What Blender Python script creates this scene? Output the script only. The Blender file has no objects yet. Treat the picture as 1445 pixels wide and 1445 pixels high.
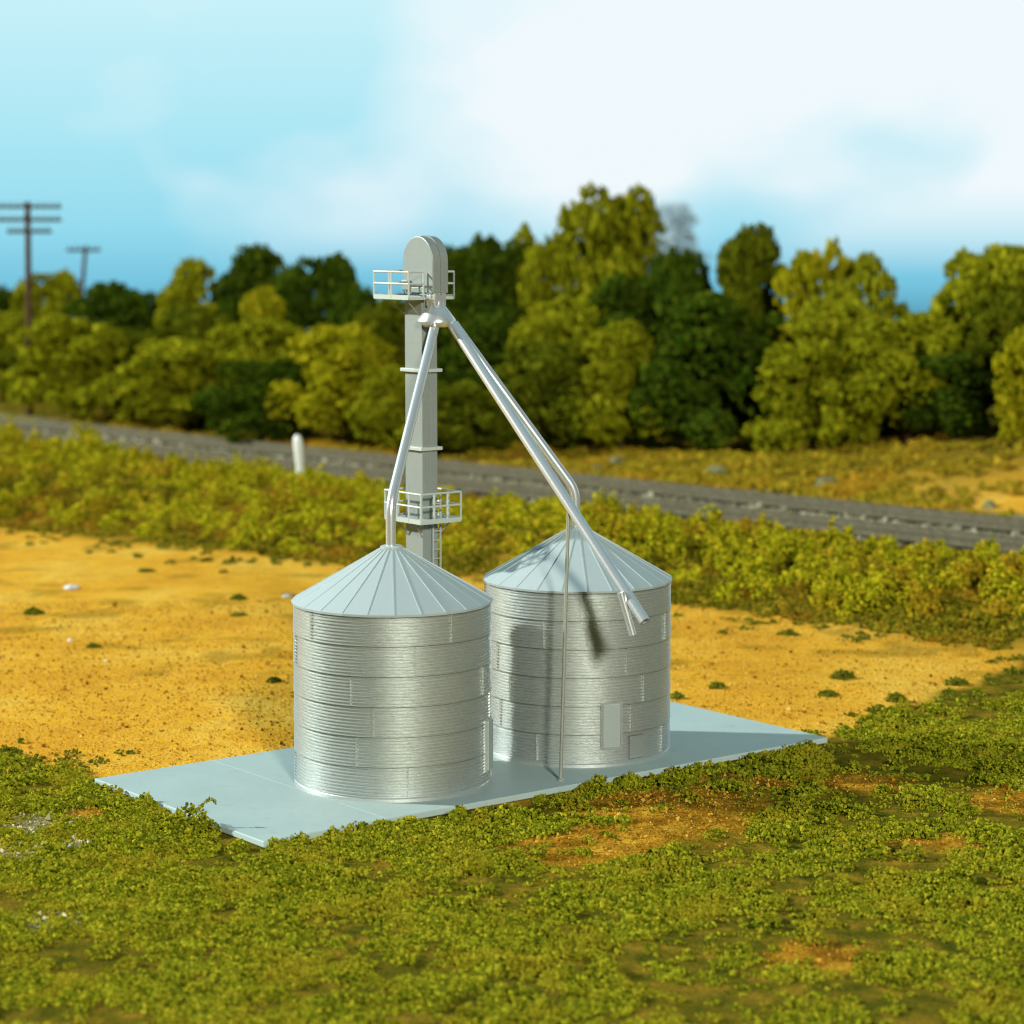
import bpy, bmesh, math
import numpy as np
from mathutils import Vector, Matrix
S = bpy.context.scene
COL = S.collection
PI = math.pi
rng = np.random.default_rng(11)

# ---------------------------------------------------------------- camera model (also used to read ground positions)
F, PITCH, CAMH, CX = 3392.83, 0.1185, 17.0494, 722.5
def ray(px, py):
    a = (px - CX) / F; b = -(py - CX) / F
    return np.array([a, math.cos(PITCH) + b * math.sin(PITCH), -math.sin(PITCH) + b * math.cos(PITCH)])
def ground_at(px, py, z=0.0):
    r = ray(px, py); return r * ((z - CAMH) / r[2]) + np.array([0, 0, CAMH])
def at_depth(px, py, Y):
    r = ray(px, py); return r * (Y / r[1]) + np.array([0, 0, CAMH])

cam_d = bpy.data.cameras.new('camera'); cam = bpy.data.objects.new('camera', cam_d); COL.objects.link(cam)
cam.location = (0, 0, CAMH); cam.rotation_euler = (PI / 2 - PITCH, 0, 0)
cam_d.sensor_width = 36; cam_d.lens = 36 * F / 1445.0
cam_d.clip_start = 1; cam_d.clip_end = 6000
cam_d.dof.use_dof = True; cam_d.dof.focus_distance = 72.5; cam_d.dof.aperture_fstop = 0.235
S.camera = cam

# ---------------------------------------------------------------- helpers
def link(o, parent=None):
    COL.objects.link(o)
    if parent is not None: o.parent = parent
    return o
def tag(o, label=None, cat=None, group=None, kind=None):
    if label: o['label'] = label
    if cat: o['category'] = cat
    if group: o['group'] = group
    if kind: o['kind'] = kind
    return o
def empty(name, loc=(0, 0, 0), rz=0):
    o = bpy.data.objects.new(name, None); o.location = loc; o.rotation_euler = (0, 0, rz); o.empty_display_size = .3
    return link(o)
def np_mesh(name, V, Fc, mat, smooth=False):
    """V (n,3), Fc (m,k) with constant k, or a list of such arrays"""
    me = bpy.data.meshes.new(name)
    if not isinstance(Fc, list): Fc = [Fc]
    Fc = [np.asarray(f, np.int32) for f in Fc if len(f)]
    V = np.asarray(V, np.float32)
    me.vertices.add(len(V)); me.vertices.foreach_set('co', V.ravel())
    idx = np.concatenate([f.ravel() for f in Fc])
    tot = np.concatenate([np.full(len(f), f.shape[1], np.int32) for f in Fc])
    start = np.concatenate([[0], np.cumsum(tot)[:-1]]).astype(np.int32)
    me.loops.add(len(idx)); me.loops.foreach_set('vertex_index', idx)
    me.polygons.add(len(tot)); me.polygons.foreach_set('loop_start', start)
    me.polygons.foreach_set('loop_total', tot)
    me.polygons.foreach_set('use_smooth', np.full(len(tot), smooth, bool))
    me.update(calc_edges=True); me.validate()
    if mat: me.materials.append(mat)
    return me
def obj(name, me, parent=None, loc=None):
    o = bpy.data.objects.new(name, me)
    if loc is not None: o.location = loc
    return link(o, parent)

class MB:
    """collects shapes for ONE mesh"""
    def __init__(s): s.V = []; s.Q = []; s.T = []; s.N = []; s.n = 0
    def add(s, V, quads=(), tris=(), ngons=()):
        V = np.asarray(V, float); o = s.n; s.V.append(V); s.n += len(V)
        if len(quads): s.Q.append(np.asarray(quads) + o)
        if len(tris): s.T.append(np.asarray(tris) + o)
        for g in ngons: s.N.append([i + o for i in g])
    def box(s, c, ax, ay, az, bev=0):
        c, ax, ay, az = [np.asarray(t, float) for t in (c, ax, ay, az)]
        V = [c + ax * i + ay * j + az * k for k in (-1, 1) for j in (-1, 1) for i in (-1, 1)]
        s.add(V, [(0, 2, 3, 1), (4, 5, 7, 6), (0, 1, 5, 4), (1, 3, 7, 5), (3, 2, 6, 7), (2, 0, 4, 6)])
    def tube(s, P, r, n=14, cap=True, r1=None, inner=None):
        P = [np.asarray(p, float) for p in P]; m = len(P); rings = []
        T = []
        for i in range(m):
            a = P[min(i + 1, m - 1)] - P[max(i - 1, 0)]
            if 0 < i < m - 1:
                a = (P[i + 1] - P[i]) / np.linalg.norm(P[i + 1] - P[i]) + (P[i] - P[i - 1]) / np.linalg.norm(P[i] - P[i - 1])
            T.append(a / np.linalg.norm(a))
        up = np.array([0, 0, 1.]) if abs(T[0][2]) < .9 else np.array([1., 0, 0])
        x = np.cross(T[0], up); x /= np.linalg.norm(x)
        rr = [r if r1 is None else r + (r1 - r) * i / (m - 1) for i in range(m)]
        for i in range(m):
            x = x - T[i] * (x @ T[i]); x /= np.linalg.norm(x); y = np.cross(T[i], x)
            sc = 1.0
            rings.append([P[i] + (x * math.cos(a) + y * math.sin(a)) * rr[i] for a in np.arange(n) * 2 * PI / n])
        V = np.array(rings).reshape(-1, 3)
        Q = [(i * n + j, i * n + (j + 1) % n, (i + 1) * n + (j + 1) % n, (i + 1) * n + j) for i in range(m - 1) for j in range(n)]
        s.add(V, Q, ngons=([list(range(n))[::-1], [(m - 1) * n + j for j in range(n)]] if cap else ()))
    def lathe(s, prof, n, c=(0, 0), a0=0.0):
        k = len(prof); A = a0 + np.arange(n) * 2 * PI / n
        V = np.array([[c[0] + r * math.cos(a), c[1] + r * math.sin(a), z] for (r, z) in prof for a in A])
        i, j = np.meshgrid(np.arange(k - 1), np.arange(n), indexing='ij'); j2 = (j + 1) % n
        Q = np.stack([i * n + j, i * n + j2, (i + 1) * n + j2, (i + 1) * n + j], -1).reshape(-1, 4)
        s.add(V, Q)
    def build(s, name, mat, parent=None, smooth=False, bevel=0, loc=None):
        V = np.concatenate(s.V)
        Fs = []
        if s.Q: Fs.append(np.concatenate(s.Q))
        if s.T: Fs.append(np.concatenate(s.T))
        for g in s.N: Fs.append(np.array([g]))
        me = np_mesh(name, V, Fs, mat, smooth)
        if smooth:
            try: me.set_sharp_from_angle(angle=math.radians(40))
            except Exception: pass
        o = obj(name, me, parent, loc)
        if bevel:
            b = o.modifiers.new('bevel', 'BEVEL'); b.width = bevel; b.segments = 2; b.limit_method = 'ANGLE'
        return o

# value noise (numpy) for layout
def _h(ix, iy, seed):
    n = (ix.astype(np.int64) * 374761393 + iy.astype(np.int64) * 668265263 + seed * 1442695041) & 0xffffffff
    n = ((n ^ (n >> 13)) * 1274126177) & 0xffffffff
    return ((n ^ (n >> 16)) & 0xffffff) / float(0xffffff)
def vnoise(x, y, seed=0):
    x = np.asarray(x, float); y = np.asarray(y, float)
    ix = np.floor(x); iy = np.floor(y); fx = x - ix; fy = y - iy
    fx = fx * fx * (3 - 2 * fx); fy = fy * fy * (3 - 2 * fy)
    a = _h(ix, iy, seed); b = _h(ix + 1, iy, seed); c = _h(ix, iy + 1, seed); d = _h(ix + 1, iy + 1, seed)
    return (a * (1 - fx) + b * fx) * (1 - fy) + (c * (1 - fx) + d * fx) * fy
def fbm(x, y, seed=0, oct=4):
    t = 0; amp = .5; s = 1.0
    for k in range(oct):
        t = t + amp * vnoise(x * s, y * s, seed + k * 17); amp *= .5; s *= 2.03
    return t / (1 - .5 ** oct)
def sstep(a, b, x):
    t = np.clip((x - a) / (b - a), 0, 1); return t * t * (3 - 2 * t)

OCT_V = np.array([[1, 0, 0], [-1, 0, 0], [0, 1, 0], [0, -1, 0], [0, 0, 1], [0, 0, -1]], float)
OCT_F = np.array([[0, 2, 4], [2, 1, 4], [1, 3, 4], [3, 0, 4], [2, 0, 5], [1, 2, 5], [3, 1, 5], [0, 3, 5]])
def crumbs(C, R, jit=.45):
    """irregular foam crumbs: one jittered, randomly turned octahedron per centre"""
    C = np.asarray(C, float); R = np.asarray(R, float); N = len(C)
    q = rng.normal(size=(N, 4)); q /= np.linalg.norm(q, axis=1)[:, None]
    w, x, y, z = q.T
    M = np.stack([1 - 2 * (y * y + z * z), 2 * (x * y - z * w), 2 * (x * z + y * w), 2 * (x * y + z * w), 1 - 2 * (x * x + z * z), 2 * (y * z - x * w),
                  2 * (x * z - y * w), 2 * (y * z + x * w), 1 - 2 * (x * x + y * y)], -1).reshape(N, 3, 3)
    V = OCT_V[None] * (1 + rng.uniform(-jit, jit, (N, 6, 1))) + rng.uniform(-.25, .25, (N, 6, 3))
    V = np.einsum('nij,nkj->nki', M, V) * R[:, None, None] + C[:, None]
    Fc = (OCT_F[None] + (np.arange(N) * 6)[:, None, None]).reshape(-1, 3)
    return V.reshape(-1, 3), Fc

# ---------------------------------------------------------------- materials
def new_mat(name):
    m = bpy.data.materials.new(name); m.use_nodes = True
    nt = m.node_tree; b = nt.nodes['Principled BSDF']
    return m, nt, b
def N(nt, t, **kw):
    n = nt.nodes.new(t)
    for k, v in kw.items(): setattr(n, k, v)
    return n
def noise(nt, scale, detail=4, vec=None, rough=.6):
    n = N(nt, 'ShaderNodeTexNoise'); n.inputs['Scale'].default_value = scale; n.inputs['Detail'].default_value = detail
    n.inputs['Roughness'].default_value = rough
    if vec is not None: nt.links.new(vec, n.inputs['Vector'])
    return n
def ramp(nt, fac, stops):
    r = N(nt, 'ShaderNodeValToRGB'); e = r.color_ramp.elements
    while len(e) > 1: e.remove(e[-1])
    e[0].position = stops[0][0]; e[0].color = (*stops[0][1], 1)
    for p, c in stops[1:]:
        k = e.new(p); k.color = (*c, 1)
    nt.links.new(fac, r.inputs['Fac']); return r.outputs['Color']
def mixc(nt, fac, a, b, mode='MIX'):
    m = N(nt, 'ShaderNodeMix', data_type='RGBA', blend_type=mode)
    for s, v in ((m.inputs[0], fac), (m.inputs[6], a), (m.inputs[7], b)):
        if hasattr(v, 'is_linked') or hasattr(v, 'links'): nt.links.new(v, s)
        elif isinstance(v, (int, float)): s.default_value = v
        else: s.default_value = (*v, 1)
    return m.outputs[2]
def objco(nt): return N(nt, 'ShaderNodeTexCoord').outputs['Object']
def worldpos(nt): return N(nt, 'ShaderNodeNewGeometry').outputs['Position']
def bump(nt, b, h, s=.3, d=.02):
    n = N(nt, 'ShaderNodeBump'); n.inputs['Strength'].default_value = s; n.inputs['Distance'].default_value = d
    nt.links.new(h, n.inputs['Height']); nt.links.new(n.outputs['Normal'], b.inputs['Normal'])

def metal_mat(name, col, metallic, rough, var=.12, grain=30, bmp=.1):
    m, nt, b = new_mat(name); co = objco(nt)
    n1 = noise(nt, 1.6, 5, co); n2 = noise(nt, grain, 2, co)
    c = mixc(nt, n1.outputs['Fac'], tuple(x * (1 - var) for x in col), tuple(min(1, x * (1 + var)) for x in col))
    c = mixc(nt, .5, c, ramp(nt, n2.outputs['Fac'], [(.3, tuple(x * (1 - var) for x in col)), (.7, tuple(min(1, x * (1 + var)) for x in col))]))
    nt.links.new(c, b.inputs['Base Color'])
    b.inputs['Metallic'].default_value = metallic
    r = N(nt, 'ShaderNodeMapRange'); r.inputs['To Min'].default_value = rough - .07; r.inputs['To Max'].default_value = rough + .07
    nt.links.new(n2.outputs['Fac'], r.inputs['Value']); nt.links.new(r.outputs['Result'], b.inputs['Roughness'])
    if bmp: bump(nt, b, n2.outputs['Fac'], bmp, .01)
    return m
M = {}
M['wall'] = metal_mat('corrugated_silver', (.70, .735, .70), .82, .39, .07, 18, .04)
M['roof'] = metal_mat('roof_silver', (.50, .58, .57), .30, .50, .06, 22, .12)
M['pipe'] = metal_mat('pipe_silver', (.74, .77, .76), .70, .30, .05, 30, .05)
M['leg'] = metal_mat('leg_silver_paint', (.29, .325, .295), .30, .48, .16, 26, .15)
M['panel'] = metal_mat('panel_silver', (.46, .51, .48), .65, .45, .08, 24, .1)
M['door'] = metal_mat('door_silver', (.47, .54, .51), .45, .45, .08, 24, .1)
M['rail'] = metal_mat('rail_paint', (.50, .55, .49), .15, .50, .05, 30, 0)
M['post'] = metal_mat('post_steel', (.42, .43, .36), .45, .42, .1, 25, 0)

def foliage_mat(name, stops, big=None, bigscale=.5, rough=.85):
    m, nt, b = new_mat(name)
    g = N(nt, 'ShaderNodeNewGeometry')
    c = ramp(nt, g.outputs['Random Per Island'], stops)
    if big is not None:
        n = noise(nt, bigscale, 3, g.outputs['Position'])
        f = ramp(nt, n.outputs['Fac'], [(.50, (0, 0, 0)), (.66, (1, 1, 1))])
        bw = N(nt, 'ShaderNodeRGBToBW'); nt.links.new(f, bw.inputs[0])
        mu = N(nt, 'ShaderNodeMath', operation='MULTIPLY'); mu.inputs[1].default_value = .75; nt.links.new(bw.outputs[0], mu.inputs[0])
        c = mixc(nt, mu.outputs[0], c, big)
    nt.links.new(c, b.inputs['Base Color']); b.inputs['Roughness'].default_value = rough
    b.inputs['Specular IOR Level'].default_value = .0
    return m
M['turf'] = foliage_mat('turf_foam', [(0, (.06, .08, .004)), (.35, (.155, .175, .008)), (.75, (.275, .27, .012)), (1, (.40, .36, .02))], (.30, .24, .014), .45)
M['soil_crumb'] = foliage_mat('soil_crumb', [(0, (.12, .05, .006)), (.3, (.34, .16, .012)), (.75, (.55, .29, .025)), (1, (.72, .46, .10))])
M['bush'] = foliage_mat('bush_foam', [(0, (.10, .12, .004)), (.45, (.29, .28, .008)), (.8, (.44, .40, .012)), (1, (.48, .33, .02))], (.32, .18, .012), .22)
M['weed'] = foliage_mat('weed_foam', [(0, (.06, .08, .006)), (.6, (.12, .13, .01)), (1, (.2, .19, .02))])
M['olive'] = foliage_mat('olive_leaves', [(0, (.09, .108, .003)), (.5, (.178, .186, .006)), (1, (.28, .267, .010))])
M['yellow'] = foliage_mat('yellow_olive_leaves', [(0, (.13, .14, .003)), (.5, (.25, .235, .006)), (1, (.37, .32, .012))])
M['dark'] = foliage_mat('dark_leaves', [(0, (.016, .034, .002)), (.5, (.035, .062, .004)), (1, (.07, .095, .006))])
M['midgreen'] = foliage_mat('mid_leaves', [(0, (.045, .062, .003)), (.5, (.085, .10, .004)), (1, (.14, .145, .007))])
M['hazegreen'] = foliage_mat('haze_painted_leaves', [(0, (.55, .72, .78)), (1, (.66, .80, .85))])  # distance haze painted into the leaf colour

def simple_mat(name, c0, c1, scale, rough=.8, bmp=.2):
    m, nt, b = new_mat(name); co = objco(nt); n = noise(nt, scale, 5, co)
    nt.links.new(ramp(nt, n.outputs['Fac'], [(.3, c0), (.7, c1)]), b.inputs['Base Color'])
    b.inputs['Roughness'].default_value = rough
    if bmp: bump(nt, b, n.outputs['Fac'], bmp, .03)
    return m
M['bark'] = simple_mat('bark', (.035, .022, .010), (.09, .055, .025), 4)
M['creosote'] = simple_mat('pole_wood', (.06, .035, .02), (.12, .07, .04), 3)
M['white'] = simple_mat('white_paint', (.66, .70, .60), (.80, .82, .72), 2, .6, .05)
M['tie'] = simple_mat('tie_wood', (.035, .034, .023), (.075, .070, .048), 3, .8)
M['railsteel'] = simple_mat('rail_side', (.11, .098, .062), (.18, .165, .11), 3, .5, 0)
for k_ in ('tie', 'creosote', 'bark'): M[k_].node_tree.nodes['Principled BSDF'].inputs['Specular IOR Level'].default_value = .0
M['railsteel'].node_tree.nodes['Principled BSDF'].inputs['Specular IOR Level'].default_value = .0
M['rock'] = simple_mat('pale_rock', (.12, .118, .035), (.21, .20, .085), 2.5, .9, .5)
M['stone'] = simple_mat('pale_stone', (.55, .53, .45), (.8, .78, .7), 8, .9, .3)

# slab: light grey styrene
m, nt, b = new_mat('grey_slab'); co = objco(nt)
n1 = noise(nt, .5, 5, co); n2 = noise(nt, 22, 3, co)
c = ramp(nt, n1.outputs['Fac'], [(.3, (.385, .49, .46)), (.7, (.435, .545, .51))])
c = mixc(nt, ramp(nt, n2.outputs['Fac'], [(.66, (0, 0, 0)), (.74, (.5, .5, .5))]), c, (.36, .38, .36))
n3 = noise(nt, 2.6, 6, co, .75)
c = mixc(nt, ramp(nt, n3.outputs['Fac'], [(.52, (0, 0, 0)), (.70, (.38, .38, .38))]), c, (.33, .40, .37))
n4 = noise(nt, 1.3, 4, co); c = mixc(nt, ramp(nt, n4.outputs['Fac'], [(.60, (0, 0, 0)), (.72, (.3, .3, .3))]), c, (.40, .36, .24))
nt.links.new(c, b.inputs['Base Color']); b.inputs['Roughness'].default_value = .55; bump(nt, b, n2.outputs['Fac'], .08, .01)
M['slab'] = m

# ground: zones come from a point attribute (turf, brown soil, gravel), grain from noise
m, nt, b = new_mat('ground_soil'); co = worldpos(nt)
at = N(nt, 'ShaderNodeAttribute'); at.attribute_name = 'zone'; sep = N(nt, 'ShaderNodeSeparateColor'); nt.links.new(at.outputs['Color'], sep.inputs[0])
na = noise(nt, .16, 5, co); nb = noise(nt, 1.1, 6, co, .7); nc = noise(nt, 9, 3, co, .7); nd = noise(nt, 17, 2, co)
dirt = ramp(nt, na.outputs['Fac'], [(.34, (.74, .33, .010)), (.5, (.86, .43, .020)), (.64, (.90, .53, .06))])
dirt = mixc(nt, ramp(nt, nb.outputs['Fac'], [(.46, (0, 0, 0)), (.66, (.6, .6, .6))]), dirt, (.62, .26, .012))
dirt = mixc(nt, ramp(nt, nc.outputs['Fac'], [(.51, (0, 0, 0)), (.63, (.8, .8, .8))]), dirt, (.42, .19, .012))
dirt = mixc(nt, ramp(nt, nd.outputs['Fac'], [(.54, (0, 0, 0)), (.64, (.7, .7, .7))]), dirt, (.90, .66, .20))
turf = ramp(nt, nb.outputs['Fac'], [(.35, (.06, .07, .006)), (.5, (.16, .12, .010)), (.65, (.32, .19, .018))])
turf = mixc(nt, ramp(nt, nc.outputs['Fac'], [(.5, (0, 0, 0)), (.65, (.6, .6, .6))]), turf, (.10, .10, .012))
brown = ramp(nt, nb.outputs['Fac'], [(.38, (.22, .10, .008)), (.52, (.46, .22, .016)), (.64, (.66, .36, .03))])
brown = mixc(nt, ramp(nt, nc.outputs['Fac'], [(.5, (0, 0, 0)), (.62, (.8, .8, .8))]), brown, (.12, .075, .008))
grav = ramp(nt, nc.outputs['Fac'], [(.38, (.11, .09, .022)), (.52, (.27, .23, .085)), (.64, (.50, .45, .26))])
a2 = N(nt, 'ShaderNodeAttribute'); a2.attribute_name = 'bed'; s2_ = N(nt, 'ShaderNodeSeparateColor'); nt.links.new(a2.outputs['Color'], s2_.inputs[0])
c = mixc(nt, sep.outputs[0], dirt, turf); c = mixc(nt, sep.outputs[1], c, brown); c = mixc(nt, sep.outputs[2], c, grav)
c = mixc(nt, s2_.outputs[0], c, ramp(nt, nc.outputs['Fac'], [(.35, (.10, .092, .06)), (.65, (.24, .22, .15))]))
c = mixc(nt, s2_.outputs[1], c, ramp(nt, nc.outputs['Fac'], [(.35, (.24, .24, .17)), (.65, (.46, .45, .35))]))
nt.links.new(c, b.inputs['Base Color']); b.inputs['Roughness'].default_value = .95; b.inputs['Specular IOR Level'].default_value = 0
mx = N(nt, 'ShaderNodeMath', operation='ADD'); nt.links.new(nc.outputs['Fac'], mx.inputs[0]); nt.links.new(nb.outputs['Fac'], mx.inputs[1])
bump(nt, b, mx.outputs[0], .7, .12)
M['ground'] = m
m, nt, b = new_mat('hill_haze_blue')
n = noise(nt, .03, 4, worldpos(nt))
nt.links.new(ramp(nt, n.outputs['Fac'], [(.3, (.055, .16, .22)), (.7, (.09, .22, .28))]), b.inputs['Base Color']); b.inputs['Roughness'].default_value = 1
M['hill'] = m

# ---------------------------------------------------------------- layout frames
TH = .665
EX = np.array([math.cos(TH), math.sin(TH), 0]); EY = np.array([-math.sin(TH), math.cos(TH), 0]); EZ = np.array([0, 0, 1.])
PADC = np.array([-1.1899, 76.2093, 0]); PADL, PADW = 22.27, 9.81
GZ = -.20                                  # ground level round the slab (slab top is z = 0)
# railway: near track centre line
TA = np.array([25.4, 119.4]); TD = np.array([-.7026, .7116]); TN = np.array([.7116, .7026])
def tq(x, y): return (x - TA[0]) * TN[0] + (y - TA[1]) * TN[1]          # signed distance beyond the near track
def ts(x, y): return (x - TA[0]) * TD[0] + (y - TA[1]) * TD[1]
TRACK_Z = 1.0
def qedge(s): return -(20.0 + 7.0 * sstep(0, 60, s))                        # where the berm meets the dirt
def gheight(x, y):
    x = np.asarray(x, float); y = np.asarray(y, float)
    q = tq(x, y); s = ts(x, y)
    qe = qedge(s) + 1.2 * (fbm(x * .2, y * .2, 3, 3) - .5) * 4
    rise = sstep(qe, qe + 9, q)
    h = GZ + rise * (1.15 + .5 * (fbm(x * .3, y * .3, 5, 3) - .5))
    bed = sstep(-5.5, -3.2, q) * (1 - sstep(10.5, 13.5, q))
    h = h * (1 - bed) + (.80 + .16 * sstep(2.5, 3.2, q) * (1 - sstep(3.8, 4.5, q))) * bed
    far = sstep(11, 30, q)
    h = h + far * (3.3 * sstep(50, 10, s) + .3) + sstep(11, 18, q) * .5 * (fbm(x * .15, y * .15, 8, 3) - .5)
    h = h + (fbm(x * .35, y * .35, 21, 4) - .5) * .16 * (1 - bed)
    mx_, my_ = ground_at(930, 1160, GZ)[:2]        # low mound in the front right
    return h + .42 * np.exp(-(((x - mx_) / 2.6) ** 2 + ((y - my_) / 2.4) ** 2))
def near_pad(x, y):
    u = (x - PADC[0]) * EX[0] + (y - PADC[1]) * EX[1]; v = (x - PADC[0]) * EY[0] + (y - PADC[1]) * EY[1]
    return np.maximum(np.abs(u) - PADL / 2, np.abs(v) - PADW / 2), u, v
def gz(x, y):
    d, _, _ = near_pad(np.asarray(x, float), np.asarray(y, float))
    k = sstep(0, 1.5, d)
    return gheight(x, y) * k + (GZ - .02) * (1 - k)

# turf zone: everything on the camera's side of this line (picture positions of points on the ground)
TL = np.array([ground_at(px, py, GZ)[:2] for px, py in [(-400, 1010), (-60, 1052), (0, 1072), (70, 1090), (133, 1103), (250, 1140), (372, 1188), (600, 1150), (800, 1116), (1000, 1077), (1100, 1060), (1175, 1040), (1235, 1012), (1300, 985), (1380, 968), (1445, 930), (1700, 860)]])
order = np.argsort(TL[:, 0]); TL = TL[order]
def turf_mask(x, y, soft=.8):
    yl = np.interp(x, TL[:, 0], TL[:, 1]) + (fbm(np.asarray(x) * .6, np.asarray(y) * .6, 31, 3) - .5) * 2.6
    return sstep(-soft, soft, yl - y)
PATCH = []       # (x, y, rx, ry, kind)
def patch(px, py, rx, ry, kind):
    g = ground_at(px, py, GZ); PATCH.append((g[0], g[1], rx, ry, kind))
patch(950, 1150, 3.5, 4.6, 1); patch(820, 1198, 2.6, 2.4, 1); patch(880, 1190, 1.9, 1.3, 1); patch(1200, 1105, 2.2, 1.7, 1); patch(1090, 1105, 1.1, 1.3, 1); patch(770, 1196, 1.1, .9, 1)
patch(1425, 1130, 2.0, 2.0, 1); patch(1330, 1190, 1.5, 1.3, 1); patch(1150, 1350, 1.6, 1.5, 1)
patch(870, 1185, 2.2, 1.6, 1); patch(1010, 1100, 1.2, 1.2, 1); patch(120, 1150, 1.2, 1.2, 1)
patch(60, 1165, 1.2, 1.9, 2); patch(20, 1205, 1.4, 1.6, 2); patch(110, 1195, .8, 1.0, 2); patch(70, 1300, 1.2, 1.4, 2)
def patch_mask(x, y, kind):
    x = np.asarray(x, float); y = np.asarray(y, float); t = np.zeros(np.broadcast(x, y).shape)
    w = (fbm(x * 1.3, y * 1.3, 44, 3) - .5) * .65
    for (a, b_, rx, ry, k) in PATCH:
        if k == kind: t = np.maximum(t, 1 - sstep(.55, 1.05, np.sqrt(((x - a) / rx) ** 2 + ((y - b_) / ry) ** 2) + w))
    return t

# ---------------------------------------------------------------- ground
def axis(core0, core1, step, out0, out1):
    a = np.arange(core0, core1 + step / 2, step); l = [a[0]]; g = step
    while l[-1] > out0: g *= 1.35; l.append(l[-1] - g)
    r = [a[-1]]; g = step
    while r[-1] < out1: g *= 1.35; r.append(r[-1] + g)
    return np.concatenate([np.array(l[1:])[::-1], a, np.array(r[1:])])
gx = axis(-60, 60, .4, -140, 140); gy = axis(44, 235, .4, -300, 236)
X, Y = np.meshgrid(gx, gy, indexing='xy'); Z = gz(X, Y)
nx, ny = len(gx), len(gy)
i, j = np.meshgrid(np.arange(ny - 1), np.arange(nx - 1), indexing='ij')
Fq = np.stack([i * nx + j, i * nx + j + 1, (i + 1) * nx + j + 1, (i + 1) * nx + j], -1).reshape(-1, 4)
me = np_mesh('ground', np.stack([X, Y, Z], -1).reshape(-1, 3), Fq, M['ground'], True)
Q = tq(X, Y); SS = ts(X, Y)
tm = turf_mask(X, Y)
bermz = sstep(qedge(SS) - 1, qedge(SS) + 2.5, Q + 3 * (fbm(X * .3, Y * .3, 51, 3) - .5)) * (1 - sstep(-5, -3.5, Q))
def bare(x, y):
    t = 0
    for px, py, rx, ry, a_ in ((1425, 705, 6.5, 9, 1.0), (1340, 722, 5, 4, .7), (745, 630, 5, 4, .9), (1035, 618, 3, 4, .6), (860, 655, 2.5, 4, .5)):
        g = ground_at(px, py, 1.6); t = np.maximum(t, a_ * np.exp(-(((x - g[0]) / rx) ** 2 + ((y - g[1]) / ry) ** 2) * 1.2))
    return t
bank = sstep(10.5, 12, Q) * (1 - .95 * bare(X, Y)) * (1 - .5 * sstep(.5, .62, fbm(X * .2, Y * .2, 61, 3)) * sstep(40, 10, SS))
tz = np.clip(np.maximum(np.maximum(tm, bermz * .8), bank), 0, 1)
gpatch = np.clip(sstep(.60, .72, fbm(X * .5, Y * .5, 71, 4)) * .45 * (Y > 90), 0, 1) * (Q < -18)
tz = np.maximum(tz, gpatch)
bz = patch_mask(X, Y, 1) * tm
gv = np.maximum(patch_mask(X, Y, 2) * tm * .9, sstep(-7.5, -5.2, Q + 1.5 * (fbm(X * .5, Y * .5, 81, 3) - .5)) * (1 - sstep(12, 13.5, Q)))
colr = np.stack([tz, bz, gv, np.ones_like(tz)], -1).reshape(-1, 4).astype(np.float32)
beds = np.maximum(1 - sstep(2.3, 3.0, np.abs(Q)), 1 - sstep(2.4, 3.2, np.abs(Q - 7.0)))
pale = np.maximum(sstep(2.6, 3.1, Q) * (1 - sstep(3.9, 4.4, Q)), sstep(-6.0, -4.8, Q + 1.2 * (fbm(X * .5, Y * .5, 83, 3) - .5)) * (1 - sstep(-2.9, -2.4, Q)))
cb = me.color_attributes.new('bed', 'FLOAT_COLOR', 'POINT'); cb.data.foreach_set('color', np.stack([beds, pale, beds * 0, beds * 0 + 1], -1).reshape(-1, 4).astype(np.float32).ravel())
ca = me.color_attributes.new('zone', 'FLOAT_COLOR', 'POINT'); ca.data.foreach_set('color', colr.ravel())
tag(obj('ground', me), kind='structure')

# ---------------------------------------------------------------- slab
mb = MB()
mb.box(PADC + np.array([0, 0, -.095]), EX * PADL / 2, EY * PADW / 2, EZ * .095)
slab = mb.build('base_slab', M['slab'], bevel=.03)
tag(slab, 'flat light grey slab under both grain bins, one corner towards the viewer', 'slab')
mb = MB()   # shallow joint lines moulded across the slab
for u in (-6.9,):
    mb.box(PADC + EX * u + np.array([0, 0, .004]), EX * .035, EY * (PADW / 2 - .06), EZ * .004)
mb.build('joint_strip', M['slab'], slab)

# ---------------------------------------------------------------- grain bins
R = 3.0; NP = 6; H0 = .14; HE = 5.60; HA = 7.27
def wall_mesh():
    mb = MB(); prof = [(R + .05, 0.0), (R + .05, .10), (R + .012, .14)]
    ph = (HE - H0) / NP; nr = 9; sub = 6
    for p in range(NP):
        z0 = H0 + p * ph
        for k in range(nr * sub + 1):
            t = k / (nr * sub); z = z0 + t * (ph - .012)
            r = R + .022 * (1 - t) + .040 * math.sin(2 * PI * k / sub)
            if k == 0 and p > 0: prof.append((R - .05, z0 - .014)); prof.append((R + .050, z0 + .002))
            prof.append((r, z))
    prof.append((R + .0, HE + .02))
    mb.lathe(prof, 144)
    # lapped sheet seams, staggered from course to course
    for p in range(NP):
        for q in range(4):
            a = q * PI / 2 + (p % 2) * PI / 4 + .35 * math.sin(p * 2.3)
            c, s_ = math.cos(a), math.sin(a); z0 = H0 + p * ph
            mb.box((c * (R + .012), s_ * (R + .012), z0 + ph / 2), np.array([c, s_, 0]) * .030, np.array([-s_, c, 0]) * .016, EZ * (ph / 2 - .03))
    return mb
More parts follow.
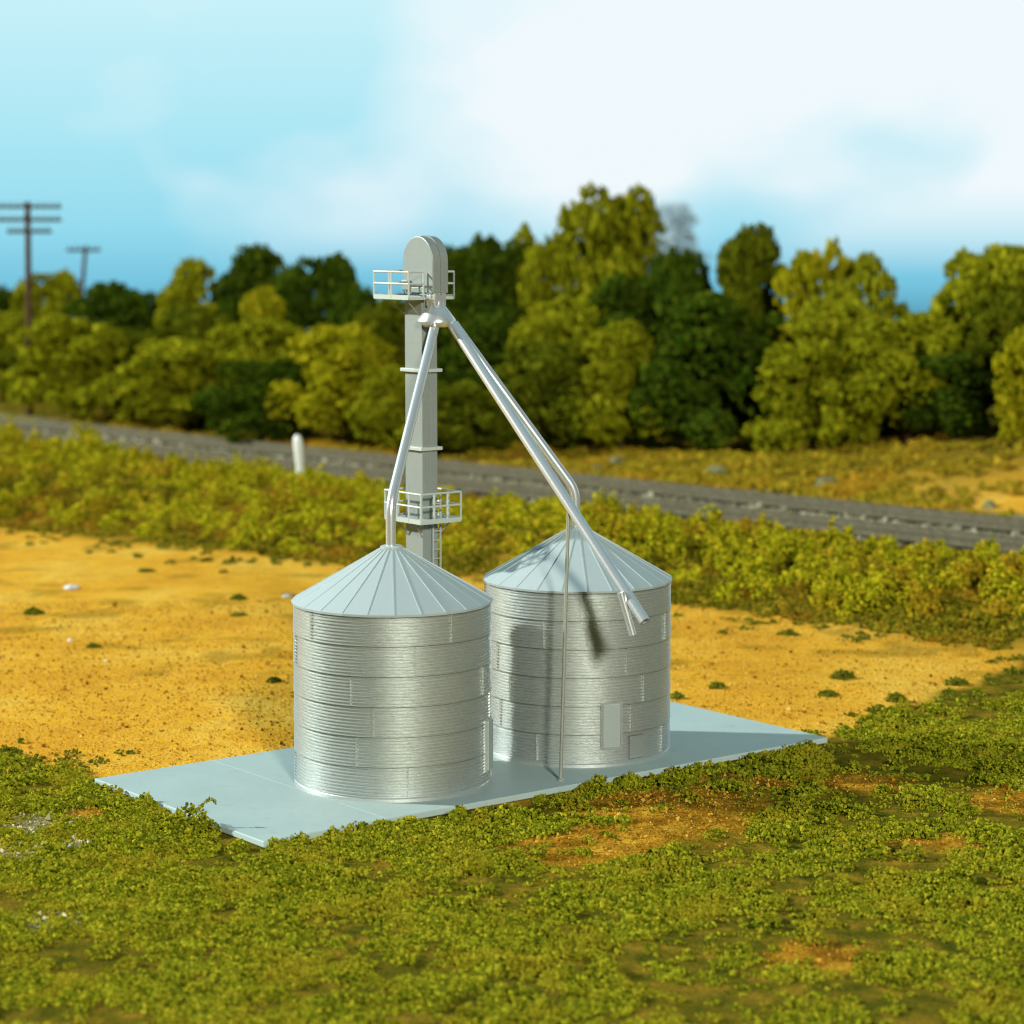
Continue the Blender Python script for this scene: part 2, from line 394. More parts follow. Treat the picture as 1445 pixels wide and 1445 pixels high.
def roof_mesh():
    mb = MB(); n = 24; Re = 3.09; rt = .30; V = []; Q = []
    for k in range(n):
        a = 2 * PI * k / n
        for r, z in ((R - .1, HE - .01), (Re, HE - .02), (Re + .015, HE + .05), (rt, HA)):
            V.append((r * math.cos(a), r * math.sin(a), z))
    for k in range(n):
        k2 = (k + 1) % n
        for i in range(3): Q.append((k * 4 + i, k2 * 4 + i, k2 * 4 + i + 1, k * 4 + i + 1))
    mb.add(V, Q, ngons=[[k * 4 + 3 for k in range(n)]])
    sl = np.array([Re - rt, 0, HE + .05 - HA]); L = np.linalg.norm(sl)
    for k in range(n):    # standing seams
        a = 2 * PI * k / n; rad = np.array([math.cos(a), math.sin(a), 0]); tan = np.array([-math.sin(a), math.cos(a), 0])
        d = rad * (Re - rt) + EZ * (HE + .05 - HA); d /= np.linalg.norm(d); nrm = np.cross(d, tan); nrm *= np.sign(nrm[2])
        mb.box(rad * (Re + rt) / 2 + EZ * ((HE + .05 + HA) / 2) + nrm * .006, d * (L / 2 - .02), tan * .013, nrm * .016)
    return mb
WM = RM = None
def grain_bin(x, y, label, door_az, seam_rot, panel):
    global WM, RM
    t = empty('grain_bin', (x, y, 0)); tag(t, label, 'grain bin', 'corrugated grain bins on the slab')
    if WM is None:
        w = wall_mesh().build('wall', M['wall'], t, smooth=True); WM = w.data
        r = roof_mesh().build('roof', M['roof'], t); RM = r.data
    else:
        w = obj('wall', WM, t); r = obj('roof', RM, t)
    w.rotation_euler.z = seam_rot; r.rotation_euler.z = -PI / 2 + math.radians(4)
    mb = MB(); mb.lathe([(.34, HA - .09), (.36, HA - .02), (.36, HA + .03), (.30, HA + .055), (.0, HA + .055)], 28)
    mb.build('roof_collar', M['roof'], r, smooth=True)
    # door box, mounted radially
    c = np.array([math.cos(door_az), math.sin(door_az), 0]); tn = np.array([-c[1], c[0], 0])
    z0, z1 = (.62, 2.02) if panel else (.50, 2.02)
    mb = MB(); pr = R + (.075 if panel else .12)
    mb.box(c * (R + pr - R - .0) * 0 + c * (pr - .08) + EZ * (z0 + z1) / 2, c * .08, tn * .30, EZ * (z1 - z0) / 2)
    d = mb.build('door', M['door'], t, bevel=.015)
    mb = MB()
    for sg in (-1, 1): mb.box(c * (R + .02) + tn * sg * .335 + EZ * (z0 + z1) / 2, c * .045, tn * .025, EZ * ((z1 - z0) / 2 + .05))
    for zz in (z0 - .025, z1 + .025): mb.box(c * (R + .02) + EZ * zz, c * .043, tn * .31, EZ * .025)
    mb.build('door_frame', M['wall'], d)
    if panel:
        V = []; Qd = []; n = 10
        for k in range(n + 1):
            a = door_az + .21 + .20 * k / n
            for rr, zz in ((R + .052, .2), (R + .052, .92), (R - .02, .92)): V.append((rr * math.cos(a), rr * math.sin(a), zz))
        for k in range(n):
            for q in range(2): Qd.append((k * 3 + q, (k + 1) * 3 + q, (k + 1) * 3 + q + 1, k * 3 + q + 1))
        mb = MB(); mb.add(V, Qd); mb.build('access_panel', M['panel'], t)
    return t
B1 = np.array([-3.682, 73.052, 0]); B2 = np.array([2.1416, 77.67, 0])
grain_bin(B1[0], B1[1], 'front left corrugated silver grain bin with its door on the edge facing the other bin', -PI / 2 + math.radians(77), .2, False)
grain_bin(B2[0], B2[1], 'rear right corrugated silver grain bin, the pole and long chute crossing before it', -PI / 2 + math.radians(19.5), 1.1, True)

# ---------------------------------------------------------------- bucket elevator
T0 = np.array([-2.915, 78.126, 0])
el = empty('bucket_elevator', T0)
tag(el, 'tall grey bucket elevator tower behind the bins, with round head, railed platforms and silver chutes', 'grain elevator')
def L(u, v, z): return EX * u + EY * v + EZ * z
# leg casing: two trunkings with a flange seam between
mb = MB()
mb.box(L(-.155, .06, 7.4), EX * .155, EY * .47, EZ * 7.4); mb.box(L(.165, .06, 7.4), EX * .145, EY * .455, EZ * 7.4)
mb.box(L(.005, .06, 7.4), EX * .018, EY * .495, EZ * 7.4)
mb.build('leg_casing', M['leg'], el, bevel=.012)
mb = MB(); mb.box(L(0, .06, .25), EX * .42, EY * .75, EZ * .25); mb.build('boot', M['leg'], el, bevel=.03)
for z in (12.40, 9.86):
    mb = MB(); mb.box(L(0, .06, z), EX * .43, EY * .585, EZ * .055); mb.build('flange', M['rail'], el, bevel=.012)
# head hood: arched box
def arch(u0, u1, v0, v1, zb, zt, n=20):
    r = (v1 - v0) / 2; vc = (v0 + v1) / 2; pts = [(v0, zb)] + [(vc - r * math.cos(PI * k / n), zt - r + r * math.sin(PI * k / n)) for k in range(n + 1)] + [(v1, zb)]
    k = len(pts); V = [L(u0, v, z) for v, z in pts] + [L(u1, v, z) for v, z in pts]
    mbx = MB(); mbx.add(V, [(i, i + 1, k + i + 1, k + i) for i in range(k - 1)], ngons=[list(range(k))[::-1], list(range(k, 2 * k)), [0, k, 2 * k - 1, k - 1]])
    return mbx
hd = arch(-.32, .31, -1.02, .62, 14.90, 16.72).build('head_hood', M['leg'], el, bevel=.03)
mb = arch(-.02, .03, -1.055, .655, 14.86, 16.755); mb.build('hood_seam', M['leg'], hd)
mb = MB(); mb.box(L(-.30, -.2, 15.0), EX * .06, EY * .4, EZ * .09); mb.box(L(-.36, .35, 15.15), EX * .10, EY * .16, EZ * .16); mb.build('bearing', M['leg'], hd, bevel=.02)
def rod(mbx, a, b_, r=.032): mbx.tube([a, b_], r, 8)
def platform(z, u0, u1, v0, v1, rail_h, posts_u, posts_v, hole):
    mb = MB(); hu0, hu1, hv0, hv1 = hole; t = .05
    mb.box(L((u0 + hu0) / 2, (v0 + v1) / 2, z), EX * (hu0 - u0) / 2, EY * (v1 - v0) / 2, EZ * t)
    mb.box(L((u1 + hu1) / 2, (v0 + v1) / 2, z), EX * (u1 - hu1) / 2, EY * (v1 - v0) / 2, EZ * t)
    if hv0 > v0: mb.box(L((hu0 + hu1) / 2, (v0 + hv0) / 2, z), EX * (hu1 - hu0) / 2, EY * (hv0 - v0) / 2, EZ * t)
    if v1 > hv1: mb.box(L((hu0 + hu1) / 2, (v1 + hv1) / 2, z), EX * (hu1 - hu0) / 2, EY * (v1 - hv1) / 2, EZ * t)
    pf = mb.build('platform', M['rail'], el)
    mb = MB(); c = [(u0, v0), (u1, v0), (u1, v1), (u0, v1)]
    for k in range(4):
        a, b_ = c[k], c[(k + 1) % 4]
        if posts_u == 'open' and k == 0: continue
        for h in (rail_h, rail_h * .55): rod(mb, L(a[0], a[1], z + h), L(b_[0], b_[1], z + h), .034)
        n = 3 if k % 2 == 0 else posts_v
        for i in range(n + (1 if posts_u == 'open' and k == 3 else 0)):
            w = i / n; mb.tube([L(a[0] + (b_[0] - a[0]) * w, a[1] + (b_[1] - a[1]) * w, z), L(a[0] + (b_[0] - a[0]) * w, a[1] + (b_[1] - a[1]) * w, z + rail_h)], .034, 8)
        mb.box(L((a[0] + b_[0]) / 2, (a[1] + b_[1]) / 2, z + .03), L(b_[0] - a[0], b_[1] - a[1], 0) / 2, (EY if k % 2 == 0 else EX) * .022, EZ * .075)
    if posts_u == 'open':
        mb.tube([L(u1, v0, z), L(u1, v0, z + rail_h)], .034, 8)
        for a, b_ in ((u0, -.42), (.42, u1)):
            for h in (rail_h, rail_h * .55): rod(mb, L(a, v0, z + h), L(b_, v0, z + h), .034)
            w = -.42 if a == u0 else .42; mb.tube([L(w, v0, z), L(w, v0, z + rail_h)], .034, 8)
    mb.build('railing', M['rail'], pf)
    for sg in (u0 * .9, u1 * .9):
        for vv in (v0 * .6, v1 * .6):
            mb = MB(); rod(mb, L(sg, vv, z - .04), L(.3 * np.sign(sg), vv * .6, z - .55), .022); mb.build('bracket', M['leg'], pf)
platform(14.74, -1.0, .80, -.66, 1.27, .84, 'open', 2, (-.33, .33, -.66, .60))
platform(7.52, -.80, .80, -1.0, 1.0, .93, 'closed', 3, (-.34, .34, -.45, .57))
# ladder on the face towards the right-hand bin
mb = MB()
for u in (.045, .345): mb.box(L(u, -.49, 4.2), EX * .018, EY * .03, EZ * 4.2)
for k in range(27): rod(mb, L(.045, -.49, .25 + k * .3), L(.345, -.49, .25 + k * .3), .016)
mb.build('ladder', M['rail'], el)
# distributor under the hood
dv = -.77
mb = MB(); mb.box(L(0, dv, 14.72), EX * .235, EY * .235, EZ * .24)
ds = mb.build('discharge_neck', M['pipe'], el, bevel=.03)
mb = MB(); cc = L(.02, dv, 0)
mb.lathe([(.25, 14.66), (.27, 14.50), (.40, 14.34), (.61, 14.06), (.62, 13.99), (.56, 13.95), (.40, 13.82), (.0, 13.80)], 28, (cc[0], cc[1]))
mb.build('distributor', M['pipe'], el, smooth=True)
# spouts (world points relative to the tower base)
def W(x, y, z): return np.array([x, y, z]) - T0
def bend(a, b_, c, r=.35, n=6):
    a, b_, c = map(np.asarray, (a, b_, c)); d1 = (a - b_) / np.linalg.norm(a - b_); d2 = (c - b_) / np.linalg.norm(c - b_)
    p0, p1 = b_ + d1 * r, b_ + d2 * r
    return [a] + [(1 - t) ** 2 * p0 + 2 * t * (1 - t) * b_ + t * t * p1 for t in np.linspace(0, 1, n)] + [c]
C0 = T0 + L(0, dv, 13.92)
a1 = C0 + np.array([-.02, -.18, 0]); 
mb = MB(); mb.tube(bend(a1 - T0, W(B1[0] - .03, B1[1], 8.62), W(B1[0] - .03, B1[1], 7.30), .42), .155, 20); mb.build('spout', M['pipe'], el, smooth=True)
a2 = C0 + np.array([.55, .12, .0])
mb = MB(); mb.tube(bend(a2 - T0, W(B2[0] - .08, B2[1], 8.50), W(B2[0] - .08, B2[1], 7.30), .36), .158, 20); mb.build('spout', M['pipe'], el, smooth=True)
# truck-loading spout: straight out over the slab, open at the end, with a short branch
st = C0 + np.array([.50, -.10, .0]); en = np.array([3.94, 70.33, 5.40]); dr = (en - st) / np.linalg.norm(en - st)
mb = MB(); n = 22; up = np.cross(dr, [1., 0, 0]); up /= np.linalg.norm(up); sd = np.cross(dr, up)
V = []; ro, ri = .166, .112
for p, r_ in ((st, ro), (en, ro), (en, ri), (en - dr * 1.2, ri)):
    for a in np.arange(n) * 2 * PI / n: V.append(p - T0 + (up * math.cos(a) + sd * math.sin(a)) * r_)
mb.add(V, [(i * n + j, i * n + (j + 1) % n, (i + 1) * n + (j + 1) % n, (i + 1) * n + j) for i in range(3) for j in range(n)], ngons=[[3 * n + j for j in range(n)]])
tsp = mb.build('truck_spout', M['pipe'], el, smooth=True)
bs = st + (en - st) * .925; be = at_depth(893, 896, bs[1] - .12); bt = at_depth(876, 836, bs[1] - .05)
mb = MB(); mb.tube([bt - T0, be - T0], .115, 16); mb.build('branch_spout', M['pipe'], tsp, smooth=True)
pb = np.array([1.502, 72.913, 0]); k = (pb[1] - st[1]) / (en[1] - st[1]); pt = st + (en - st) * k
mb = MB(); mb.tube([pb - T0, np.array([pt[0] - .07, pt[1], pt[2] - .05]) - T0], .055, 12)
mb.lathe([(.12, .0), (.12, .03), (.06, .05)], 14, tuple((pb - T0)[:2]))
mb.build('support_pole', M['post'], el, smooth=True)

# ---------------------------------------------------------------- railway tracks
rail_me = None
def track(off, label, s0, s1):
    global rail_me
    base = TA + TN * off
    ang = math.atan2(TD[1], TD[0])
    t = empty('railway_track', (base[0], base[1], TRACK_Z), ang); tag(t, label, 'railway track', 'parallel railway tracks')
    for g in (-1.3, 1.3):
        mb = MB()
        for (hw, z0, z1) in ((.13, .0, .05), (.035, .05, .25), (.075, .25, .34)):
            mb.box(((s0 + s1) / 2, g, (z0 + z1) / 2), ((s1 - s0) / 2, 0, 0), (0, hw, 0), (0, 0, (z1 - z0) / 2))
        mb.build('rail', M['railsteel'], t)
    tie = None
    for k in range(100):
        s_ = s0 + .5 + k * (s1 - s0 - 1) / 99
        if tie is None:
            mb = MB(); mb.box((0, 0, -.12), (.24, 0, 0), (0, 2.3, 0), (0, 0, .13)); tie = mb.build('tie', M['tie'], t)
            o = tie
        else:
            o = tie.copy(); COL.objects.link(o); o.parent = t
        o.location = (s_, rng.normal(0, .04), 0); o.rotation_euler.z = rng.normal(0, .012)
    return t
track(0, 'nearer railway track, dark ties ending beside the green undergrowth', -5, 97)
track(7.0, 'farther railway track, running along the foot of the trees', -8, 100)

# ---------------------------------------------------------------- scattered foam
def tufts(cx, cy, rad, hgt, ncr, size, zf=gz, sink=.1, zbase=None):
    """crumb clouds: dome-shaped tufts"""
    n = len(cx); tot = n * ncr
    rep = np.repeat(np.arange(n), ncr)
    a = rng.uniform(0, 2 * PI, tot); e = rng.uniform(0, 1, tot); rr = np.cbrt(rng.uniform(.25, 1, tot))
    ct = e; st_ = np.sqrt(1 - ct * ct)
    lump = 1 + .35 * np.sin(3 * a + rep * 1.7) * st_
    x = cx[rep] + rad[rep] * rr * st_ * np.cos(a) * lump; y = cy[rep] + rad[rep] * rr * st_ * np.sin(a) * lump
    z0 = zf(cx, cy) if zbase is None else zbase
    z = z0[rep] - sink * hgt[rep] + hgt[rep] * rr * ct
    C = np.stack([x, y, z], -1); s_ = size * np.exp(rng.normal(0, .3, tot))
    return C, s_
def frustum_pts(n, y0, y1, margin=1.5):
    """points on the ground the camera can look at, even per area"""
    y = np.sqrt(rng.uniform(y0 * y0, y1 * y1, n)); x = rng.uniform(-1, 1, n) * (y * .2135 + margin)
    return x, y
# front turf
x, y = frustum_pts(44000, 46, 88)
d, u, v = near_pad(x, y)
tm = turf_mask(x, y, .5); pm = np.maximum(patch_mask(x, y, 1) * .96, patch_mask(x, y, 2) * .72)
clump = fbm(x * .55, y * .55, 91, 4)
keep = (rng.uniform(0, 1, len(x)) < tm * (1 - pm) * (.08 + .92 * sstep(.38, .52, clump))) & (d > .08)
x, y, clump = x[keep], y[keep], clump[keep]
edge = near_pad(x, y)[0]
rad = rng.uniform(.10, .26, len(x)); hgt = rng.uniform(.04, .12, len(x)) * (1 + 1.3 * sstep(.5, .7, clump)) * np.where(edge < .6, 1.2, 1)
rad = np.minimum(rad, edge + .05)
C, s_ = tufts(x, y, rad, hgt, 15, .040)
lm = (rng.uniform(0, 1, len(x)) < .03 + .22 * sstep(.46, .66, fbm(x * .9, y * .9, 95, 3))) & (edge > .2)
lr = np.minimum(rng.uniform(.18, .42, lm.sum()) , edge[lm] + .12); lh = lr * rng.uniform(.7, 1.15, lm.sum())
C2, s2 = tufts(x[lm], y[lm], lr, lh, 70, .044, sink=.0)
V, Fc = crumbs(np.concatenate([C, C2]), np.concatenate([s_, s2]))
tag(obj('ground_cover', np_mesh('ground_cover', V, Fc, M['turf'])), 'low green foam ground cover in front of the slab', 'ground cover', kind='stuff')
x, y = frustum_pts(9000, 60, 135); dE = np.abs(np.interp(x, TL[:, 0], TL[:, 1]) - y); qf = tq(x, y) - qedge(ts(x, y))
p_ = np.maximum(.5 * np.exp(-dE / 1.6), np.where(qf < 0, .5 * np.exp(qf / 2.2), 0)) * sstep(.42, .6, fbm(x * .6, y * .6, 141, 3)); kp = (rng.uniform(0, 1, len(x)) < p_) & (near_pad(x, y)[0] > .3); x, y = x[kp], y[kp]
C3, s3 = tufts(x, y, rng.uniform(.12, .42, len(x)), rng.uniform(.06, .26, len(x)), 26, .05)
V3, F3 = crumbs(C3, s3); tag(obj('dirt_edge_weeds', np_mesh('dirt_edge_weeds', V3, F3, M['weed'])), 'scattered small weeds along the edges of the bare dirt', 'weeds', kind='stuff')
print('turf crumbs', len(V) // 6)
# brown crumbs in the bare patches and loose on the dirt
x, y = frustum_pts(90000, 46, 110)
d, u, v = near_pad(x, y)
pm = 1.0 * patch_mask(x, y, 1) * turf_mask(x, y) + .55 * (1 - turf_mask(x, y)) * (tq(x, y) < -20)
keep = (rng.uniform(0, 1, len(x)) < pm) & (d > .1); x, y = x[keep], y[keep]
s_ = .022 * np.exp(rng.normal(0, .5, len(x))) * (1 + .1 * (turf_mask(x, y) > .5))
V, Fc = crumbs(np.stack([x, y, gz(x, y) + s_ * .4], -1), s_)
tag(obj('loose_soil', np_mesh('loose_soil', V, Fc, M['soil_crumb'])), 'loose brown soil crumbs on the bare ground', 'soil', kind='stuff')
# grey gravel at the lower left and along the ballast shoulders
x, y = frustum_pts(26000, 46, 78); keep = rng.uniform(0, 1, len(x)) < patch_mask(x, y, 2) * turf_mask(x, y) * .95; x, y = x[keep], y[keep]
s_ = .030 * np.exp(rng.normal(0, .5, len(x)))
V, Fc = crumbs(np.stack([x, y, gz(x, y) + s_ * .5], -1), s_, .3)
M['corner'] = foliage_mat('corner_gravel', [(0, (.22, .19, .06)), (.5, (.46, .41, .18)), (1, (.72, .68, .46))])
tag(obj('corner_gravel', np_mesh('corner_gravel', V, Fc, M['corner'])), 'pale gravel bits in the front left corner among the moss', 'gravel', kind='stuff')
n = 9000; s0 = rng.uniform(-8, 95, n); q0 = rng.choice([-1, 1], n) * 0 + np.where(rng.uniform(0, 1, n) < .65, rng.uniform(-5.6, -2.5, n), rng.uniform(2.7, 4.3, n))
bx = TA[0] + TD[0] * s0 + TN[0] * q0; by = TA[1] + TD[1] * s0 + TN[1] * q0; bs_ = .13 * np.exp(rng.normal(0, .35, n))
gxx, gyy, gs = bx, by, bs_
V, Fc = crumbs(np.stack([gxx, gyy, gz(gxx, gyy) + gs * .35], -1), gs, .3)
M['gravel'] = foliage_mat('gravel_bits', [(0, (.11, .10, .06)), (.5, (.22, .20, .12)), (1, (.40, .38, .26))])
tag(obj('gravel', np_mesh('gravel', V, Fc, M['gravel'])), 'grey gravel along the shoulders of the tracks', 'gravel', kind='stuff')
# berm undergrowth
n = 5200; s0 = rng.uniform(-12, 96, n); qe = qedge(s0); w = rng.uniform(0, 1, n); q0 = qe + .5 + w * (-5.0 - qe)
x = TA[0] + TD[0] * s0 + TN[0] * q0; y = TA[1] + TD[1] * s0 + TN[1] * q0
cl = fbm(x * .22, y * .22, 101, 3)
keep = (rng.uniform(0, 1, n) < sstep(.25, .42, cl + .12 * sstep(0, .15, w))) & (np.abs(x) < y * .2135 + 3); x, y, w, cl = x[keep], y[keep], w[keep], cl[keep]
rad = rng.uniform(.40, 1.0, len(x)); hgt = rng.uniform(.18, .50, len(x)) * (.5 + .8 * sstep(.42, .72, cl)) * (.6 + .6 * sstep(0, .3, w))
C, s_ = tufts(x, y, rad, hgt, 30, .10)
M['scrub'] = foliage_mat('low_scrub', [(0, (.05, .055, .004)), (.4, (.12, .11, .006)), (.8, (.22, .18, .010)), (1, (.32, .19, .015))], (.26, .13, .010), .30)  # scrub with a darker colour that paints in the shaded gaps between shrubs
V, Fc = crumbs(C, s_)
tag(obj('low_scrub', np_mesh('low_scrub', V, Fc, M['scrub'])), 'low dull olive scrub, darkened as shade between the shrubs along the tracks', 'scrub', kind='stuff')
n = 1700; s0 = rng.uniform(-10, 94, n); w2 = rng.uniform(0, 1, n); q0 = np.where(w2 < .45, rng.uniform(-10.0, -5.6, n), qedge(s0) + 2.2 + rng.uniform(0, 1, n) * (-9 - qedge(s0)))
bx = TA[0] + TD[0] * s0 + TN[0] * q0; by = TA[1] + TD[1] * s0 + TN[1] * q0; sel = []
for k_ in range(n):        # keep shrubs a little apart so that each mound reads
    if abs(bx[k_]) < by[k_] * .2135 + 3 and all((bx[k_] - bx[m_]) ** 2 + (by[k_] - by[m_]) ** 2 > 3.4 for m_ in sel): sel.append(k_)
bx, by, q1, s1 = bx[sel], by[sel], q0[sel], s0[sel]
br = rng.uniform(.85, 1.75, len(bx)); bh = br * rng.uniform(.85, 1.35, len(bx)) * (.75 + .55 * sstep(.42, .6, fbm(bx * .18, by * .18, 133, 2))) * (.55 + .45 * sstep(0, 5, q1 - qedge(s1)))
bh = bh * (1 + .35 * sstep(25, 45, s1) * (q1 > -11.5) + .15 * sstep(30, 0, s1) * (q1 > -11)); nsub = 9; rp = np.repeat(np.arange(len(bx)), nsub); aa = rng.uniform(0, 6.283, len(rp)); dd = np.sqrt(rng.uniform(0, 1, len(rp)))
sx = bx[rp] + br[rp] * dd * np.cos(aa) * .75; sy = by[rp] + br[rp] * dd * np.sin(aa) * .75
sh = bh[rp] * (1.08 - .6 * dd * dd) * rng.uniform(.7, 1.1, len(rp)); sr = br[rp] * rng.uniform(.22, .46, len(rp))
Cb, sb = tufts(sx, sy, sr, sh, 90, .086)
print('shrubs', len(bx))
V, Fc = crumbs(Cb, sb)
tag(obj('undergrowth', np_mesh('undergrowth', V, Fc, M['bush'])), 'bright yellow-green shrubby undergrowth between the bare dirt and the tracks', 'undergrowth', kind='stuff')
print('berm crumbs', len(V) // 6)
# far bank grass
n = 6500; s0 = rng.uniform(-30, 100, n); q0 = rng.uniform(10.8, 34, n)
x = TA[0] + TD[0] * s0 + TN[0] * q0; y = TA[1] + TD[1] * s0 + TN[1] * q0
keep = (rng.uniform(0, 1, n) < (.3 + .7 * sstep(.38, .58, fbm(x * .11, y * .11, 111, 3))) * (1 - .97 * bare(x, y))) & (np.abs(x) < y * .2135 + 3); x, y = x[keep], y[keep]
C, s_ = tufts(x, y, rng.uniform(.5, 1.1, len(x)), rng.uniform(.12, .5, len(x)), 20, .14)
V, Fc = crumbs(C, s_); M['bank'] = foliage_mat('bank_grass', [(0, (.15, .12, .008)), (.6, (.27, .21, .012)), (1, (.40, .27, .02))], (.40, .20, .014), .14)
tag(obj('bank_grass', np_mesh('bank_grass', V, Fc, M['bank'])), 'dull olive grass on the bank beyond the tracks', 'grass', kind='stuff')

# ---------------------------------------------------------------- single weeds, stones, rocks
def weed(px, py, rw, hh, label, n=90):
    g = ground_at(px, py, GZ); x, y = g[0], g[1]; z = float(gz(x, y))
    C, s_ = tufts(np.array([0., rw * .45, -rw * .4]), np.array([0., .1, -.05]), np.array([rw, rw * .6, rw * .55]) * .75, np.array([hh, hh * .6, hh * .7]), n, .05, zbase=np.zeros(3))
    V, Fc = crumbs(C, s_)
    o = obj('weed_tuft', np_mesh('weed_tuft', V, Fc, M['weed']), loc=(x, y, z)); tag(o, label, 'weed', 'weed tufts on the bare dirt')
weed(47, 866, .50, .34, 'dark green weed tuft alone on the open dirt near the left edge')
weed(336, 846, .42, .26, 'small dark weed tuft left of the front bin, below the undergrowth')
weed(131, 914, .30, .22, 'tiny weed tuft in the middle of the open dirt on the left')
weed(386, 963, .30, .20, 'tiny weed tuft close to the left wall of the front bin')
weed(336, 868, .40, .14, 'flat pale weed tuft just below the small dark tuft')
weed(205, 806, .45, .18, 'low weed tuft near the edge of the undergrowth on the left')
weed(1012, 972, .34, .28, 'upright weed tuft on the dirt behind the right end of the slab')
weed(1188, 956, .52, .42, 'largest round weed tuft on the dirt right of the bins')
weed(1168, 981, .42, .22, 'flat weed tuft in front of the largest round tuft')
weed(955, 984, .26, .24, 'weed tuft touching the back edge of the slab beside the rear bin')
weed(1265, 990, .40, .34, 'weed tuft where the dirt meets the green cover at the right')
weed(8, 1068, .62, .42, 'bushy weed tuft at the left border above the green cover')
weed(1110, 895, .5, .22, 'weed tuft under the shrubs right of the bins')
weed(1350, 965, .5, .36, 'weed tuft on the dirt near the right border')
def weed_at_slab(px, py, rw, hh, label, over):
    g = ground_at(px, py, 0); d_, u_, v_ = near_pad(g[0], g[1]); x, y = g[0], g[1]
    C, s_ = tufts(np.array([0., rw * .5, -rw * .45]), np.array([0., -.08, -.06]), np.array([rw, rw * .8, rw * .8]) * .7, np.array([hh, hh * .6, hh * .7]), int(90 + 260 * rw), .046, zbase=np.zeros(3))
    if over:   # a sprig leaning out over the slab
        m_ = 70; t_ = rng.uniform(-.6, 1, m_); C = np.concatenate([C, np.stack([rw * .45 + t_ * .40, .02 + t_ * .1, hh * .8 + .16 * np.sin(t_ * 2.6) + rng.normal(0, .03, m_)], -1)]); s_ = np.concatenate([s_, np.full(m_, .036)])
    V, Fc = crumbs(C, s_); o = obj('weed_tuft', np_mesh('weed_tuft', V, Fc, M['turf']), loc=(x, y, GZ)); tag(o, label, 'weed', 'weeds along the slab edge')
weed_at_slab(268, 1166, .75, 1.0, 'tallest weed at the left end of the slab, its sprig leaning over the slab', True)
weed_at_slab(205, 1132, .36, .55, 'small weed at the slab edge, left of the tallest one', False)
weed_at_slab(648, 1156, .42, .72, 'weed at the slab edge below the right side of the front bin', False)
weed_at_slab(515, 1172, .20, .52, 'smallest weed at the slab edge below the middle of the front bin', False)
weed_at_slab(846, 1112, .52, .70, 'broad weed at the slab edge below the rear bin', False)
weed_at_slab(890, 1102, .32, .58, 'narrow weed at the slab edge, right of the broad one below the rear bin', False)
def stone(name, px, py, r, label, cat, mat, flat=.6, seed=0, zoff=0, Yd=None):
    g = ground_at(px, py, GZ) if Yd is None else at_depth(px, py, Yd)
    rs = np.random.default_rng(seed); bm = bmesh.new(); bmesh.ops.create_icosphere(bm, subdivisions=2, radius=1)
    ph = rs.uniform(0, 6, 6)
    for v_ in bm.verts:
        c_ = v_.co; k_ = 1 + .22 * math.sin(2.3 * c_.x + ph[0]) + .18 * math.sin(3.1 * c_.y + ph[1]) + .15 * math.sin(4 * c_.z + ph[2]) + rs.uniform(-.06, .06)
        v_.co = (c_.x * r * 1.25 * k_, c_.y * r * k_, c_.z * r * flat * k_)
    me = bpy.data.meshes.new(name); bm.to_mesh(me); bm.free(); me.materials.append(mat)
    o = obj(name, me, loc=(g[0], g[1], float(gz(g[0], g[1])) + r * flat * .45 + zoff)); o.rotation_euler.z = rs.uniform(0, 6); tag(o, label, cat, 'stones lying about'); return o
stone('stone', 93, 1199, .17, 'white stone in the gravel at the lower left', 'stone', M['stone'], .5, 1, .04)
stone('stone', 104, 1187, .10, 'smaller white stone just above the white stone in the gravel', 'stone', M['stone'], .6, 2, .03)
stone('stone', 98, 905, .12, 'pale pebble on the dirt, left of the tiny weed tuft', 'pebble', M['stone'], .6, 3)
stone('stone', 149, 933, .08, 'tiny white pebble on the dirt below the tiny weed tuft', 'pebble', M['stone'], .7, 4)
stone('stone', 405, 843, .20, 'pale pebble beside the roof edge of the front bin', 'pebble', M['stone'], .6, 5)
stone('stone', 100, 830, .42, 'pale flat stones half sunk in the dirt below the undergrowth', 'stone', M['stone'], .25, 6)
stone('stone', 54, 1135, .08, 'pale pebble in the green cover left of the slab corner', 'pebble', M['stone'], .7, 7, .05)

# ---------------------------------------------------------------- distances on the far side
def far_point(px, q):
    """ground point in picture column px, q beyond the near track"""
    a = (px - CX) / F
    # x = a' y ; tq = q
    a2 = a / (math.cos(PITCH) - 0 * math.sin(PITCH))
    y = (q + TA[0] * TN[0] + TA[1] * TN[1]) / (a2 * TN[0] + TN[1]); x = a2 * y
    return x, y, float(gz(x, y))
for k, (px, q, r, lab) in enumerate([(1013, 15.5, 1.0, 'pale rock on the far bank under the dark green trees'), (1168, 15.0, 1.05, 'pale rock on the far bank below the light olive tree'),
                                     (872, 17, .9, 'pale rock on the far bank just right of the silver chutes'), (842, 14.5, .6, 'small pale rock low on the far bank beside the chutes'), (1395, 13.5, .6, 'small pale rock low on the far bank near the right border')]):
    x, y, z = far_point(px, q); r *= .62; o = stone('rock', 0, 2000, r, lab, 'rock', M['rock'], .6, 20 + k); o.location = (x, y, z + r * .28); o['group'] = 'rocks on the far bank'

